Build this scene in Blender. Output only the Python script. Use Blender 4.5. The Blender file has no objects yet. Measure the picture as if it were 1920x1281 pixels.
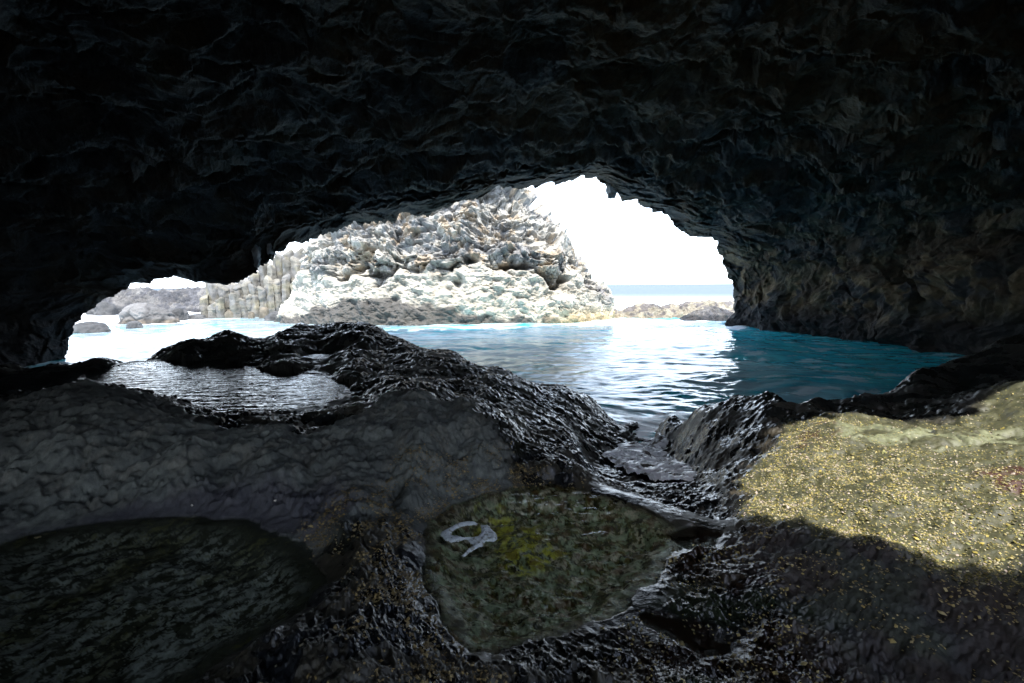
import bpy, bmesh, math, random
import numpy as np
from concurrent.futures import ThreadPoolExecutor
from mathutils import Vector, Matrix

random.seed(7); RNG = np.random.default_rng(7)
f32 = np.float32
scene = bpy.context.scene
C = scene.collection

# ------------------------------------------------------------------ camera
H = 2.5                                   # eye height above the sea (m)
FPX = 1920 * 16 / 36.0
PITCH = math.atan(105.3 / FPX)
ROLL = math.radians(-0.44)
cam_d = bpy.data.cameras.new('camera'); cam = bpy.data.objects.new('camera', cam_d); C.objects.link(cam)
cam_d.sensor_width = 36; cam_d.lens = 16; cam_d.clip_start = 0.05; cam_d.clip_end = 20000
rot = Matrix.Rotation(math.pi / 2 - PITCH, 4, 'X') @ Matrix.Rotation(ROLL, 4, 'Z')
cam.matrix_world = Matrix.Translation((0, 0, H)) @ rot
scene.camera = cam
_R = np.array(rot.to_3x3()); CR, CU, CF = _R[:, 0], _R[:, 1], -_R[:, 2]

def pdir(px, py):
    """direction through a point of the photograph, per unit of forward depth"""
    return CF + CR * ((px - 960) / FPX) + CU * ((640.5 - py) / FPX)
def at_z(px, py, z):
    d = pdir(px, py); t = (z - H) / d[2]
    return np.array([d[0] * t, d[1] * t, z])
def at_y(px, py, y):
    d = pdir(px, py); t = y / d[1]
    return np.array([d[0] * t, y, H + d[2] * t])

# ------------------------------------------------------------------ noise
def pmap(fn, P, chunk=60000):
    n = len(P); ch = [P[i:i + chunk] for i in range(0, n, chunk)]
    with ThreadPoolExecutor(4) as ex: out = list(ex.map(fn, ch))
    if isinstance(out[0], tuple): return tuple(np.concatenate(o) for o in zip(*out))
    return np.concatenate(out)
def _h(ix, iy, iz, seed):
    h = (ix.astype(np.uint32) * np.uint32(374761393)) ^ (iy.astype(np.uint32) * np.uint32(668265263)) ^ (iz.astype(np.uint32) * np.uint32(2246822519)) ^ np.uint32((seed * 3266489917) & 0xffffffff)
    h = (h ^ (h >> np.uint32(15))) * np.uint32(2246822519)
    h = (h ^ (h >> np.uint32(13))) * np.uint32(3266489917)
    return h ^ (h >> np.uint32(16))
_G = np.array([[1,1,0],[-1,1,0],[1,-1,0],[-1,-1,0],[1,0,1],[-1,0,1],[1,0,-1],[-1,0,-1],[0,1,1],[0,-1,1],[0,1,-1],[0,-1,-1],[1,1,0],[-1,1,0],[0,-1,1],[0,-1,-1]], f32)
def _perlin(P, seed):
    I = np.floor(P); F = (P - I).astype(f32); I = I.astype(np.int64)
    W = F * F * F * (F * (F * 6 - 15) + 10); out = np.zeros(len(P), f32)
    for dx in (0, 1):
        wx = W[:, 0] if dx else 1 - W[:, 0]
        for dy in (0, 1):
            wy = W[:, 1] if dy else 1 - W[:, 1]
            for dz in (0, 1):
                wz = W[:, 2] if dz else 1 - W[:, 2]
                g = _G[_h(I[:, 0] + dx, I[:, 1] + dy, I[:, 2] + dz, seed) & np.uint32(15)]
                out += wx * wy * wz * (g[:, 0] * (F[:, 0] - dx) + g[:, 1] * (F[:, 1] - dy) + g[:, 2] * (F[:, 2] - dz))
    return out
def perlin(P, s=1.0, seed=0):
    P = np.asarray(P); s = np.asarray(s, float)
    return pmap(lambda q: _perlin(q / s, seed), P)
def fbm(P, s=1.0, oc=4, seed=0, gain=0.5, ridged=False):
    P = np.asarray(P); s = np.asarray(s, float)
    def go(q):
        q = q / s; o = np.zeros(len(q), f32); a = 1.0; t = 0
        for k in range(oc):
            v = _perlin(q, seed + k * 17)
            if ridged: v = 1 - 2.2 * np.abs(v)
            o += a * v; t += a; a *= gain; q = q * 2.03 + 11.3
        return o / t if ridged else o
    return pmap(go, P)
def worley(P, s=1.0, seed=0, jit=0.95):
    P = np.asarray(P); s = np.asarray(s, float)
    def go(q):
        q = q / s; I = np.floor(q); F = (q - I).astype(f32); I = I.astype(np.int64)
        n = len(q); f1 = np.full(n, 9, f32); f2 = np.full(n, 9, f32); cid = np.zeros(n, f32)
        for dx in (-1, 0, 1):
            for dy in (-1, 0, 1):
                for dz in (-1, 0, 1):
                    h = _h(I[:, 0] + dx, I[:, 1] + dy, I[:, 2] + dz, seed)
                    ox = (h & np.uint32(1023)).astype(f32) / 1023; oy = ((h >> np.uint32(10)) & np.uint32(1023)).astype(f32) / 1023; oz = ((h >> np.uint32(20)) & np.uint32(1023)).astype(f32) / 1023
                    d = (dx + .5 + jit * (ox - .5) - F[:, 0]) ** 2 + (dy + .5 + jit * (oy - .5) - F[:, 1]) ** 2 + (dz + .5 + jit * (oz - .5) - F[:, 2]) ** 2
                    m = d < f1; f2 = np.where(m, f1, np.minimum(f2, d)); cid = np.where(m, (h % np.uint32(997)).astype(f32) / 997, cid); f1 = np.where(m, d, f1)
        return np.sqrt(f1), np.sqrt(f2), cid
    return pmap(go, P)
def facets(P, s=1.0, seed=0, steps=.35):
    """broken rock: every cell carries its own tilted plane and its own step, -1..1"""
    P = np.asarray(P); s = np.asarray(s, float)
    def go(q):
        q = q / s; I = np.floor(q); F = (q - I).astype(f32); I = I.astype(np.int64); n = len(q); f1 = np.full(n, 9, f32); val = np.zeros(n, f32)
        for dx in (-1, 0, 1):
            for dy in (-1, 0, 1):
                for dz in (-1, 0, 1):
                    h = _h(I[:, 0] + dx, I[:, 1] + dy, I[:, 2] + dz, seed)
                    ux = F[:, 0] - dx - .5 - .9 * ((h & np.uint32(255)).astype(f32) / 255 - .5); uy = F[:, 1] - dy - .5 - .9 * (((h >> np.uint32(8)) & np.uint32(255)).astype(f32) / 255 - .5); uz = F[:, 2] - dz - .5 - .9 * (((h >> np.uint32(16)) & np.uint32(255)).astype(f32) / 255 - .5)
                    d = ux * ux + uy * uy + uz * uz; m = d < f1
                    h2 = h * np.uint32(2654435761); h2 ^= h2 >> np.uint32(15)
                    gx = (h2 & np.uint32(255)).astype(f32) / 127.5 - 1; gy = ((h2 >> np.uint32(8)) & np.uint32(255)).astype(f32) / 127.5 - 1; gz = ((h2 >> np.uint32(16)) & np.uint32(255)).astype(f32) / 127.5 - 1; st = ((h2 >> np.uint32(24)) & np.uint32(255)).astype(f32) / 127.5 - 1
                    val = np.where(m, gx * ux + gy * uy + gz * uz + steps * st, val); f1 = np.where(m, d, f1)
        return val
    return pmap(go, P)
def sstep(a, b, x):
    t = np.clip((x - a) / (b - a), 0, 1); return t * t * (3 - 2 * t)
def lerp(a, b, t): return a + (b - a) * t
def mixc(col, c, m): return col + (np.array(c, f32)[None, :] - col) * m[:, None]
def warp(P, s, amt, seed):
    return P + amt * np.stack([perlin(P, s, seed), perlin(P, s, seed + 5), perlin(P, s, seed + 9)], 1)

def poly_sd(X, Y, poly):
    """signed distance to a polygon, positive inside"""
    poly = np.asarray(poly, float)[:, :2]; n = len(poly)
    def go(q):
        x, y = q[:, 0], q[:, 1]; d = np.full(len(q), 1e9); ins = np.zeros(len(q), bool)
        for i in range(n):
            ax, ay = poly[i]; bx, by = poly[(i + 1) % n]
            ex, ey = bx - ax, by - ay; t = np.clip(((x - ax) * ex + (y - ay) * ey) / (ex * ex + ey * ey + 1e-12), 0, 1)
            d = np.minimum(d, (x - ax - t * ex) ** 2 + (y - ay - t * ey) ** 2)
            c = ((ay > y) != (by > y)) & (x < (bx - ax) * (y - ay) / (by - ay + 1e-12) + ax); ins ^= c
        d = np.sqrt(d); return np.where(ins, d, -d)
    return pmap(go, np.stack([X, Y], 1))

# ------------------------------------------------------------------ mesh helpers
def tag(o, label=None, cat=None, group=None, kind=None):
    if label: o['label'] = label
    if cat: o['category'] = cat
    if group: o['group'] = group
    if kind: o['kind'] = kind
    return o
def mesh_obj(name, V, F, mat, parent=None, smooth=True, attrs=None):
    V = np.ascontiguousarray(V, f32); F = np.ascontiguousarray(F, np.int32); k = F.shape[1]
    me = bpy.data.meshes.new(name); me.vertices.add(len(V)); me.vertices.foreach_set('co', V.ravel())
    me.loops.add(F.size); me.loops.foreach_set('vertex_index', F.ravel())
    me.polygons.add(len(F)); me.polygons.foreach_set('loop_start', np.arange(0, F.size, k, dtype=np.int32))
    me.update(calc_edges=True)
    me.polygons.foreach_set('use_smooth', np.full(len(F), smooth)); 
    for an, av in (attrs or {}).items():
        if av.ndim == 2:
            a = me.attributes.new(an, 'FLOAT_COLOR', 'POINT'); c4 = np.ones((len(V), 4), f32); c4[:, :3] = np.clip(av, 0, 1); a.data.foreach_set('color', c4.ravel())
        else:
            a = me.attributes.new(an, 'FLOAT', 'POINT'); a.data.foreach_set('value', av.astype(f32).ravel())
    me.materials.append(mat)
    o = bpy.data.objects.new(name, me); C.objects.link(o)
    if parent: o.parent = parent
    return o
def grid_faces(nu, nv, wrap=False, flip=False):
    """vertices indexed v*nu+u"""
    u = np.arange(nu if wrap else nu - 1); v = np.arange(nv - 1); U, V = np.meshgrid(u, v); U = U.ravel(); V = V.ravel(); U1 = (U + 1) % nu
    F = np.stack([V * nu + U, V * nu + U1, (V + 1) * nu + U1, (V + 1) * nu + U], 1)
    return F[:, ::-1] if flip else F
def compact(V, F, attrs=None):
    used = np.zeros(len(V), bool); used[F.ravel()] = True; idx = np.cumsum(used) - 1
    return V[used], idx[F], {k: a[used] for k, a in (attrs or {}).items()}
def empty(name, loc=(0, 0, 0)):
    o = bpy.data.objects.new(name, None); C.objects.link(o); o.location = loc; o.empty_display_size = .2; return o

# ------------------------------------------------------------------ materials
def new_mat(name):
    m = bpy.data.materials.new(name); m.use_nodes = True; nt = m.node_tree; nt.nodes.clear()
    return m, nt, nt.nodes, nt.links
def bump_stack(nt, specs, coord=None):
    """chain of noise bumps: (scale, detail, strength, distance, kind)"""
    N, L = nt.nodes, nt.links
    tc = N.new('ShaderNodeNewGeometry'); pos = tc.outputs['Position']; prev = None
    for sc, det, st, dist, kind in specs:
        if kind == 'v':
            t = N.new('ShaderNodeTexVoronoi'); t.inputs['Scale'].default_value = sc; out = t.outputs['Distance']
        else:
            t = N.new('ShaderNodeTexNoise'); t.inputs['Scale'].default_value = sc; t.inputs['Detail'].default_value = det; t.inputs['Roughness'].default_value = .6; out = t.outputs[0]
        L.new(pos, t.inputs['Vector'])
        b = N.new('ShaderNodeBump'); b.inputs['Strength'].default_value = st; b.inputs['Distance'].default_value = dist
        L.new(out, b.inputs['Height'])
        if prev: L.new(prev, b.inputs['Normal'])
        prev = b.outputs[0]
    return prev, pos
def rock_mat(name, bumps, rough=.8, tone=.78, vary=.5, vscale=6, spec=.5, rough_attr=False, coat=0):
    m, nt, N, L = new_mat(name)
    out = N.new('ShaderNodeOutputMaterial'); b = N.new('ShaderNodeBsdfPrincipled'); L.new(b.outputs[0], out.inputs[0])
    at = N.new('ShaderNodeAttribute'); at.attribute_name = 'col'
    nrm, pos = bump_stack(nt, bumps); L.new(nrm, b.inputs['Normal'])
    n = N.new('ShaderNodeTexNoise'); n.inputs['Scale'].default_value = vscale; n.inputs['Detail'].default_value = 8; n.inputs['Roughness'].default_value = .7; L.new(pos, n.inputs['Vector'])
    mr = N.new('ShaderNodeMapRange'); mr.inputs['From Min'].default_value = .3; mr.inputs['From Max'].default_value = .7; mr.inputs['To Min'].default_value = (1 - vary) * tone; mr.inputs['To Max'].default_value = (1 + vary) * tone; L.new(n.outputs[0], mr.inputs[0])
    mx = N.new('ShaderNodeVectorMath'); mx.operation = 'SCALE'; L.new(at.outputs['Color'], mx.inputs[0]); L.new(mr.outputs[0], mx.inputs['Scale'])
    L.new(mx.outputs[0], b.inputs['Base Color'])
    if rough_attr:
        ra = N.new('ShaderNodeAttribute'); ra.attribute_name = 'rough'; L.new(ra.outputs['Fac'], b.inputs['Roughness'])
    else: b.inputs['Roughness'].default_value = rough
    b.inputs['Specular IOR Level'].default_value = spec
    return m
M_cave = rock_mat('cave_basalt', [(2.2, 10, .7, .25, 'n'), (7, 10, .8, .08, 'n'), (30, 5, .6, .02, 'n')], rough=.75, vary=.5, vscale=3, spec=.3)
M_stack = rock_mat('sea_stack_rock', [(1.6, 10, .7, .3, 'n'), (7, 8, .6, .08, 'n')], rough=.9, tone=1.0, vary=.35, vscale=1.6, spec=.3)
M_ground = rock_mat('shore_basalt', [(18, 8, .35, .02, 'n'), (70, 6, .35, .006, 'n'), (230, 3, .3, .002, 'n')], vary=.45, vscale=22, spec=.75, rough_attr=True)
M_column = rock_mat('column_basalt', [(3, 8, .5, .08, 'n'), (14, 6, .5, .03, 'n')], rough=.85, vary=.3, vscale=2.5, spec=.3)

def sea_mat():
    m, nt, N, L = new_mat('sea_water')
    out = N.new('ShaderNodeOutputMaterial'); b = N.new('ShaderNodeBsdfPrincipled'); L.new(b.outputs[0], out.inputs[0])
    at = N.new('ShaderNodeAttribute'); at.attribute_name = 'col'; L.new(at.outputs['Color'], b.inputs['Base Color'])
    ra = N.new('ShaderNodeAttribute'); ra.attribute_name = 'rough'; L.new(ra.outputs['Fac'], b.inputs['Roughness'])
    b.inputs['IOR'].default_value = 1.33
    sp = N.new('ShaderNodeAttribute'); sp.attribute_name = 'spec'; L.new(sp.outputs['Fac'], b.inputs['Specular IOR Level'])
    nrm, pos = bump_stack(nt, [(1.4, 4, .35, .08, 'n'), (6, 4, .3, .015, 'n')]); L.new(nrm, b.inputs['Normal'])
    return m
M_sea = sea_mat()
def pool_mat(name, tint, sc, st, dist, stretch=(1, 1, 1), body=None, body_fac=.0):
    m, nt, N, L = new_mat(name)
    out = N.new('ShaderNodeOutputMaterial'); mix = N.new('ShaderNodeMixShader'); L.new(mix.outputs[0], out.inputs[0])
    tr = N.new('ShaderNodeBsdfTransparent'); tr.inputs[0].default_value = (*tint, 1)
    gl = N.new('ShaderNodeBsdfGlossy'); gl.inputs['Roughness'].default_value = .02; gl.inputs['Color'].default_value = (1, 1, 1, 1)
    fr = N.new('ShaderNodeFresnel'); fr.inputs[0].default_value = 1.33
    g = N.new('ShaderNodeNewGeometry'); mp = N.new('ShaderNodeMapping'); mp.inputs['Scale'].default_value = stretch; L.new(g.outputs['Position'], mp.inputs[0])
    t = N.new('ShaderNodeTexNoise'); t.inputs['Scale'].default_value = sc; t.inputs['Detail'].default_value = 3; L.new(mp.outputs[0], t.inputs['Vector'])
    b = N.new('ShaderNodeBump'); b.inputs['Strength'].default_value = st; b.inputs['Distance'].default_value = dist; L.new(t.outputs[0], b.inputs['Height'])
    L.new(b.outputs[0], gl.inputs['Normal']); L.new(b.outputs[0], fr.inputs['Normal'])
    fm = N.new('ShaderNodeMath'); fm.operation = 'MULTIPLY'; fm.inputs[1].default_value = body_fac or 1; L.new(fr.outputs[0], fm.inputs[0]); L.new(fm.outputs[0], mix.inputs[0]); L.new(tr.outputs[0], mix.inputs[1]); L.new(gl.outputs[0], mix.inputs[2])
    return m
M_pool_clear = pool_mat('clear_pool_water', (.92, .95, .9), 6, .5, .02, (.7, 1.8, 1), None, .65)
M_pool_ripple = pool_mat('rippled_pool_water', (.5, .55, .55), 5.5, 1.0, .022, (.5, 1.6, 1))
def foam_mat():
    m, nt, N, L = new_mat('sea_foam')
    out = N.new('ShaderNodeOutputMaterial'); b = N.new('ShaderNodeBsdfPrincipled'); L.new(b.outputs[0], out.inputs[0])
    at = N.new('ShaderNodeAttribute'); at.attribute_name = 'col'; L.new(at.outputs['Color'], b.inputs['Base Color'])
    b.inputs['Roughness'].default_value = .22
    nrm, pos = bump_stack(nt, [(60, 3, .5, .006, 'n'), (160, 0, .4, .004, 'v')]); L.new(nrm, b.inputs['Normal'])
    return m
M_foam = foam_mat()

# ------------------------------------------------------------------ sun and sky
SUN_EL, SUN_AZ = math.radians(66), math.radians(14)     # behind the camera, a little to the right
S = np.array([math.sin(SUN_AZ) * math.cos(SUN_EL), -math.cos(SUN_AZ) * math.cos(SUN_EL), math.sin(SUN_EL)])
sun_d = bpy.data.lights.new('sun', 'SUN'); sun_d.energy = 2.4; sun_d.angle = math.radians(.53); sun_d.color = (1, .95, .87)
sun = bpy.data.objects.new('sun', sun_d); C.objects.link(sun); sun.location = (0, -20, 40)
sun.rotation_euler = Vector(S).to_track_quat('Z', 'Y').to_euler()
w = bpy.data.worlds.new('World'); scene.world = w; w.use_nodes = True; wn = w.node_tree; wn.nodes.clear()
wo = wn.nodes.new('ShaderNodeOutputWorld'); bg = wn.nodes.new('ShaderNodeBackground'); sk = wn.nodes.new('ShaderNodeTexSky')
sk.sky_type = 'NISHITA'; sk.sun_disc = False; sk.sun_elevation = SUN_EL; sk.sun_rotation = math.pi - SUN_AZ; sk.dust_density = 1.0; sk.air_density = 1.0; sk.ozone_density = 1
bg.inputs[1].default_value = .15
tcw = wn.nodes.new('ShaderNodeTexCoord'); sx = wn.nodes.new('ShaderNodeSeparateXYZ'); wn.links.new(tcw.outputs['Generated'], sx.inputs[0])
mz = wn.nodes.new('ShaderNodeMath'); mz.operation = 'ABSOLUTE'; wn.links.new(sx.outputs['Z'], mz.inputs[0])
mm = wn.nodes.new('ShaderNodeMath'); mm.operation = 'MULTIPLY'; mm.inputs[1].default_value = -2.4; wn.links.new(mz.outputs[0], mm.inputs[0])
me_ = wn.nodes.new('ShaderNodeMath'); me_.operation = 'EXPONENT'; wn.links.new(mm.outputs[0], me_.inputs[0])
hz = wn.nodes.new('ShaderNodeMix'); hz.data_type = 'RGBA'; wn.links.new(me_.outputs[0], hz.inputs[0]); wn.links.new(sk.outputs[0], hz.inputs[6]); hz.inputs[7].default_value = (7.0, 7.9, 9.1, 1)   # bright sea haze low in the sky
wn.links.new(hz.outputs[2], bg.inputs[0]); wn.links.new(bg.outputs[0], wo.inputs[0])
vs = scene.view_settings; vs.view_transform = 'Standard'; vs.look = 'None'; vs.exposure = 2.05; vs.gamma = 1
scene.render.engine = 'CYCLES'; scene.cycles.use_denoising = True
try: scene.cycles.denoiser = 'OPENIMAGEDENOISE'
except Exception: pass
scene.cycles.max_bounces = 10; scene.cycles.diffuse_bounces = 6; scene.cycles.transparent_max_bounces = 12
scene.cycles.sample_clamp_indirect = 12; scene.cycles.caustics_reflective = False; scene.cycles.caustics_refractive = False

# ------------------------------------------------------------------ CAVE
outline = [(170, 830), (150, 750), (133, 705), (124, 668), (127, 652), (131, 633), (140, 614), (151, 596), (168, 582), (186, 568), (204, 557), (220, 549), (235, 540), (259, 530), (280, 532), (290, 525), (316, 521), (334, 518), (350, 521), (363, 528), (381, 530), (399, 532), (420, 536), (438, 532), (457, 525), (467, 518), (479, 512), (484, 498), (504, 496), (514, 476), (530, 471), (543, 457), (558, 454), (580, 455), (587, 446), (631, 434), (651, 422), (678, 421), (708, 417), (741, 416), (752, 396), (775, 404), (802, 406), (819, 395), (842, 387), (872, 375), (892, 379), (909, 364), (929, 352), (953, 350), (973, 355), (1003, 350), (1027, 342), (1040, 348), (1064, 342), (1090, 330), (1117, 333), (1134, 346), (1150, 358), (1168, 377), (1198, 372), (1205, 387), (1225, 399), (1243, 396), (1255, 414), (1268, 426), (1292, 444), (1315, 443), (1336, 444), (1342, 461), (1356, 488), (1362, 511), (1372, 528), (1374, 555), (1376, 568), (1373, 589), (1362, 606), (1358, 650), (1350, 720), (1340, 830)]
OL = np.array(outline, float)
C0 = np.array([720., 760.])
cdir = pdir(*C0); cdir /= np.linalg.norm(cdir)
arc = np.concatenate([[0], np.cumsum(np.linalg.norm(np.diff(OL, axis=0), axis=1))]); arc /= arc[-1]
bear = np.unwrap(np.arctan2(-(OL[:, 1] - C0[1]), OL[:, 0] - C0[0])); bear = (bear - bear[0]) / (bear[-1] - bear[0])
bear = np.maximum.accumulate(bear)
par = .25 * arc + .75 * bear
NU = 1900
bs = bear + np.linspace(0, 2e-3, len(bear)); brad = np.hypot(OL[:, 0] - C0[0], OL[:, 1] - C0[1])
b_raw = np.unwrap(np.arctan2(-(OL[:, 1] - C0[1]), OL[:, 0] - C0[0])); b_lo, b_hi = b_raw[0], b_raw[-1]
us = np.linspace(0, 1, NU); bu = np.interp(us, par, bs) / bs[-1] * (b_hi - b_lo) + b_lo; ru = np.interp(us, par, brad)
q = np.stack([us * 60, us * 0, us * 0], 1); jag = sstep(.0, .1, us) * sstep(1, .9, us)
ru = ru + jag * 9 * fbm(q, .6, 5, 8); ox = C0[0] + ru * np.cos(bu); oy = C0[1] - ru * np.sin(bu)
# depth (forward distance) of the mouth's rim
rim_px = [(100, 16.3), (124, 16.3), (330, 17), (430, 17), (500, 18), (600, 20), (900, 21), (1090, 22), (1200, 23.5), (1336, 26), (1374, 28)]
rimY = np.interp(ox, [a for a, b in rim_px], [b for a, b in rim_px])
rimY[us > .93] = np.maximum(rimY[us > .93], 28)
P0 = CF[None, :] + CR[None, :] * ((ox - 960) / FPX)[:, None] + CU[None, :] * ((640.5 - oy) / FPX)[:, None]
r0 = rimY / P0[:, 1] * np.linalg.norm(P0, axis=1)
P0 /= np.linalg.norm(P0, axis=1)[:, None]
ca = P0 @ cdir; al0 = np.arccos(np.clip(ca, -1, 1)); E = P0 - ca[:, None] * cdir; E /= np.linalg.norm(E, axis=1)[:, None]
nvis, nback = 560, 60
tv = np.concatenate([np.linspace(0, 1, nvis), 1 + np.linspace(0, 1, nback + 1)[1:]])
AL = np.where(tv[:, None] <= 1, al0[None, :] + (math.radians(77) - al0[None, :]) * (tv[:, None] ** 1.0), math.radians(77) + (math.radians(178) - math.radians(77)) * (tv[:, None] - 1))
D = np.cos(AL)[:, :, None] * cdir + np.sin(AL)[:, :, None] * E[None]
def r_box(d):
    x, y, z = d[..., 0], d[..., 1], d[..., 2]
    ax = np.where(x > 0, 17., 16.5); ay = np.where(y > 0, 30., 7.); az = np.where(z > 0, 4.4, 8.)
    return ((np.abs(x) / ax) ** 2.6 + (np.abs(y) / ay) ** 2.6 + (np.abs(z) / az) ** 2.6) ** (-1 / 2.6)
RB = r_box(D); kcor = r0 / RB[0]
def smooth_u(a, n=60): k = np.hanning(2 * n + 1); k /= k.sum(); return np.convolve(np.pad(a, n, mode='edge'), k, 'valid')
kcor = smooth_u(kcor); al0s = smooth_u(al0)
RR = RB * (1 + (kcor[None, :] - 1) * np.exp(-np.clip(AL - al0s[None, :], 0, None) / math.radians(14)))
PC = D * RR[:, :, None] + np.array([0, 0, H])
du = np.gradient(PC, axis=1); dv = np.gradient(PC, axis=0); NRM = np.cross(du, dv); NRM /= np.linalg.norm(NRM, axis=2)[:, :, None] + 1e-9
sgn = np.sign(np.sum(NRM * D, axis=2)); NRM *= -sgn[:, :, None]        # towards the hall
edge = sstep(0, math.radians(7), AL - al0[None, :])[:, :, None]
DSP = -D * (1 - edge) + NRM * edge; DSP /= np.linalg.norm(DSP, axis=2)[:, :, None]
flat = PC.reshape(-1, 3); wp = warp(flat, 2.5, .7, 21); wp = warp(wp, .7, .25, 31)
a1, b1, id1 = worley(wp, (1.9, 1.5, 1.5), 1); a2, b2, id2 = worley(wp, (.75, .6, .6), 2); a3, b3, _ = worley(wp, .26, 4)
n1 = fbm(flat, 4, 3, 40); n2 = fbm(wp, .5, 5, 50)
cf1 = facets(wp, (1.4, 1.2, 1.2), 25); cf2 = facets(wp, .5, 26); cf3 = facets(wp, .2, 27); rdg = fbm(wp, .55, 5, 28, .6, True)
rightw = sstep(7, 12, flat[:, 0]) * sstep(6.5, 3.5, flat[:, 2])       # the right-hand wall: bulging instead of scalloped
scal = .62 * np.minimum(a1, .9) + .24 * np.minimum(a2, .9) + .06 * a3
lump = .55 * (.6 - a1) + .28 * (.6 - a2) + .07 * (.6 - a3)
disp = lerp(scal - .35, lump, rightw) + .35 * n1 + .08 * n2 + .16 * cf1 + .07 * cf2 + .03 * cf3 + .07 * (rdg - .5)
far = np.clip(np.linalg.norm(flat - [0, 0, H], axis=1) / 12, .55, 1.4)
disp *= far
PCd = (PC + DSP * disp.reshape(PC.shape[:2])[:, :, None])
# the rim's thickness: lips that run outwards and up into the outer cliff
lip = []
for out_, ray_ in ((.0, .0), (.12, .5), (.5, 1.3), (1.6, 2.2), (3.2, 2.6)):
    lip.append(PCd[0] + P0 * ray_ + (np.cross(np.cross(P0, E), P0)) * out_ + (.25 * ray_) * np.stack([perlin(PCd[0], .9, 60 + k) for k in range(3)], 1))
lip = np.array(lip[::-1][:-1])
PALL = np.concatenate([lip, PCd], 0); NL = len(lip); NV = PALL.shape[0]
VC = PALL.reshape(-1, 3)
col = np.zeros((len(VC), 3), f32) + np.array([.036, .038, .039], f32)
full = lambda a: np.concatenate([np.tile(a.reshape(PC.shape[:2])[0], (NL, 1)), a.reshape(PC.shape[:2])], 0).ravel()
t_b = sstep(-.15, .25, fbm(VC, 1.6, 4, 71)); col = mixc(col, (.062, .042, .022), .75 * t_b)
col = mixc(col, (.13, .10, .058), sstep(.05, .35, fbm(VC, .9, 4, 75)) * full(rightw) * .9)
col = mixc(col, (.05, .055, .034), sstep(.2, .4, fbm(VC, 2.2, 4, 79)) * .4)
col = mixc(col, (.095, .064, .032), sstep(-6, 2, VC[:, 0]) * sstep(17, 10, VC[:, 1]) * sstep(-.35, .15, fbm(VC, 2.0, 4, 83)) * .8); col *= (.75 + .5 * full(id2))[:, None]; col *= lerp(.32, 1, sstep(-11, 2, VC[:, 0] + 2 * fbm(VC, 3, 3, 85)))[:, None]  # left side of the cave darkened in the colour, standing in for deep shade
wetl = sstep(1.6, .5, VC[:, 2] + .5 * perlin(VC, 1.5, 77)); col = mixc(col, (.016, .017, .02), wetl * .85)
FC = grid_faces(NU, NV)
# sunlight reaches the slab through an opening in the roof, above and behind the viewer
patch = [(1383, 900), (1408, 850), (1466, 786), (1600, 776), (1752, 792), (1862, 740), (2080, 690), (2300, 820), (2300, 1140), (1960, 1074), (1790, 1032), (1640, 984), (1470, 935)]
ZP = 1.12
hole = np.array([at_z(px, py, ZP if py > 760 else 1.35)[:2] for px, py in patch]); hole = np.concatenate([hole[:7], [(5.2, 4.6), (5.4, 1.0), (3.6, .9), (2.9, 1.6)], hole[9:]])  # unseen opening shaped to the lit patch, then widened to add skylight in front
cen = VC[FC].mean(1); tt = (cen[:, 2] - ZP) / S[2]; prj = cen - S[None, :] * tt[:, None]
sdh = poly_sd(prj[:, 0], prj[:, 1], hole) + .10 * fbm(np.stack([prj[:, 0], prj[:, 1], prj[:, 0] * 0], 1), .5, 4, 90)
keep = ~((sdh > 0) & (cen[:, 1] < 3.5) & (cen[:, 2] > 3.0))
FC = FC[keep]; cen = cen[keep]
cave = tag(empty('cave', (0, 0, 0)), 'dark basalt sea cave whose scalloped roof and walls frame the bright bay', 'cave')
ang = np.degrees(np.arctan2(cen[:, 0], cen[:, 1]))
is_r = (cen[:, 0] > 8) & (cen[:, 2] < 4.2 + .12 * (cen[:, 0] - 12)); is_l = (cen[:, 0] < -8) & (cen[:, 2] < 2.2 + .0 * cen[:, 0])
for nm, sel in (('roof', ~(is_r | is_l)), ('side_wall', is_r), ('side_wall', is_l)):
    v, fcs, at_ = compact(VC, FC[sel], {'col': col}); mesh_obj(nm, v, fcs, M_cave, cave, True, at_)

def hanging(px0, px1, py0, py1, Y, pale_, seed, taper):
    a = at_y(px0, py0 - 14, Y); b = at_y(px1, py1, Y); cx = (a[0] + b[0]) / 2; hw = (b[0] - a[0]) / 2; n, m = 16, 24; V = []
    for j in range(m):
        t = j / (m - 1); s_ = (1 - taper * t) * (.45 if j == m - 1 else 1); z = a[2] + (b[2] - a[2]) * t
        for k in range(n):
            an = 2 * math.pi * k / n + .4; sq = max(abs(math.cos(an)), abs(math.sin(an))) ** -.8
            V.append((cx + hw * s_ * sq * math.cos(an), Y + hw * 1.3 * s_ * sq * math.sin(an), z))
    V.append((cx, Y, b[2] - .02)); V = np.array(V); N_ = fbm(V, .35, 4, seed); V[:, 0] += .10 * N_; V[:, 1] += .12 * fbm(V, .3, 4, seed + 2); V[:, 2] += .10 * fbm(V, .25, 4, seed + 4)
    F = grid_faces(n, m, wrap=True); t0 = (m - 1) * n; F = np.concatenate([F, np.array([[t0 + k, t0 + (k + 1) % n, len(V) - 1, len(V) - 1] for k in range(0)]).reshape(-1, 4).astype(int)])
    c = (np.zeros((len(V), 3), f32) + np.array([pale_, pale_ * 1.02, pale_ * 1.04], f32)) * (.85 + .4 * fbm(V, .4, 4, seed + 6))[:, None]
    o = mesh_obj('hanging_block', V, F, M_stack, cave, True, {'col': c}); o['label'] = 'pale block of rock hanging from the edge of the cave roof'; return o
hanging(1140, 1154, 346, 371, 22.3, .34, 651, .05); hanging(470, 489, 436, 500, 17.6, .20, 653, .35); hanging(498, 516, 430, 478, 18.0, .20, 655, .3); hanging(268, 284, 404, 440, 15.2, .16, 657, .3)
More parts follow.
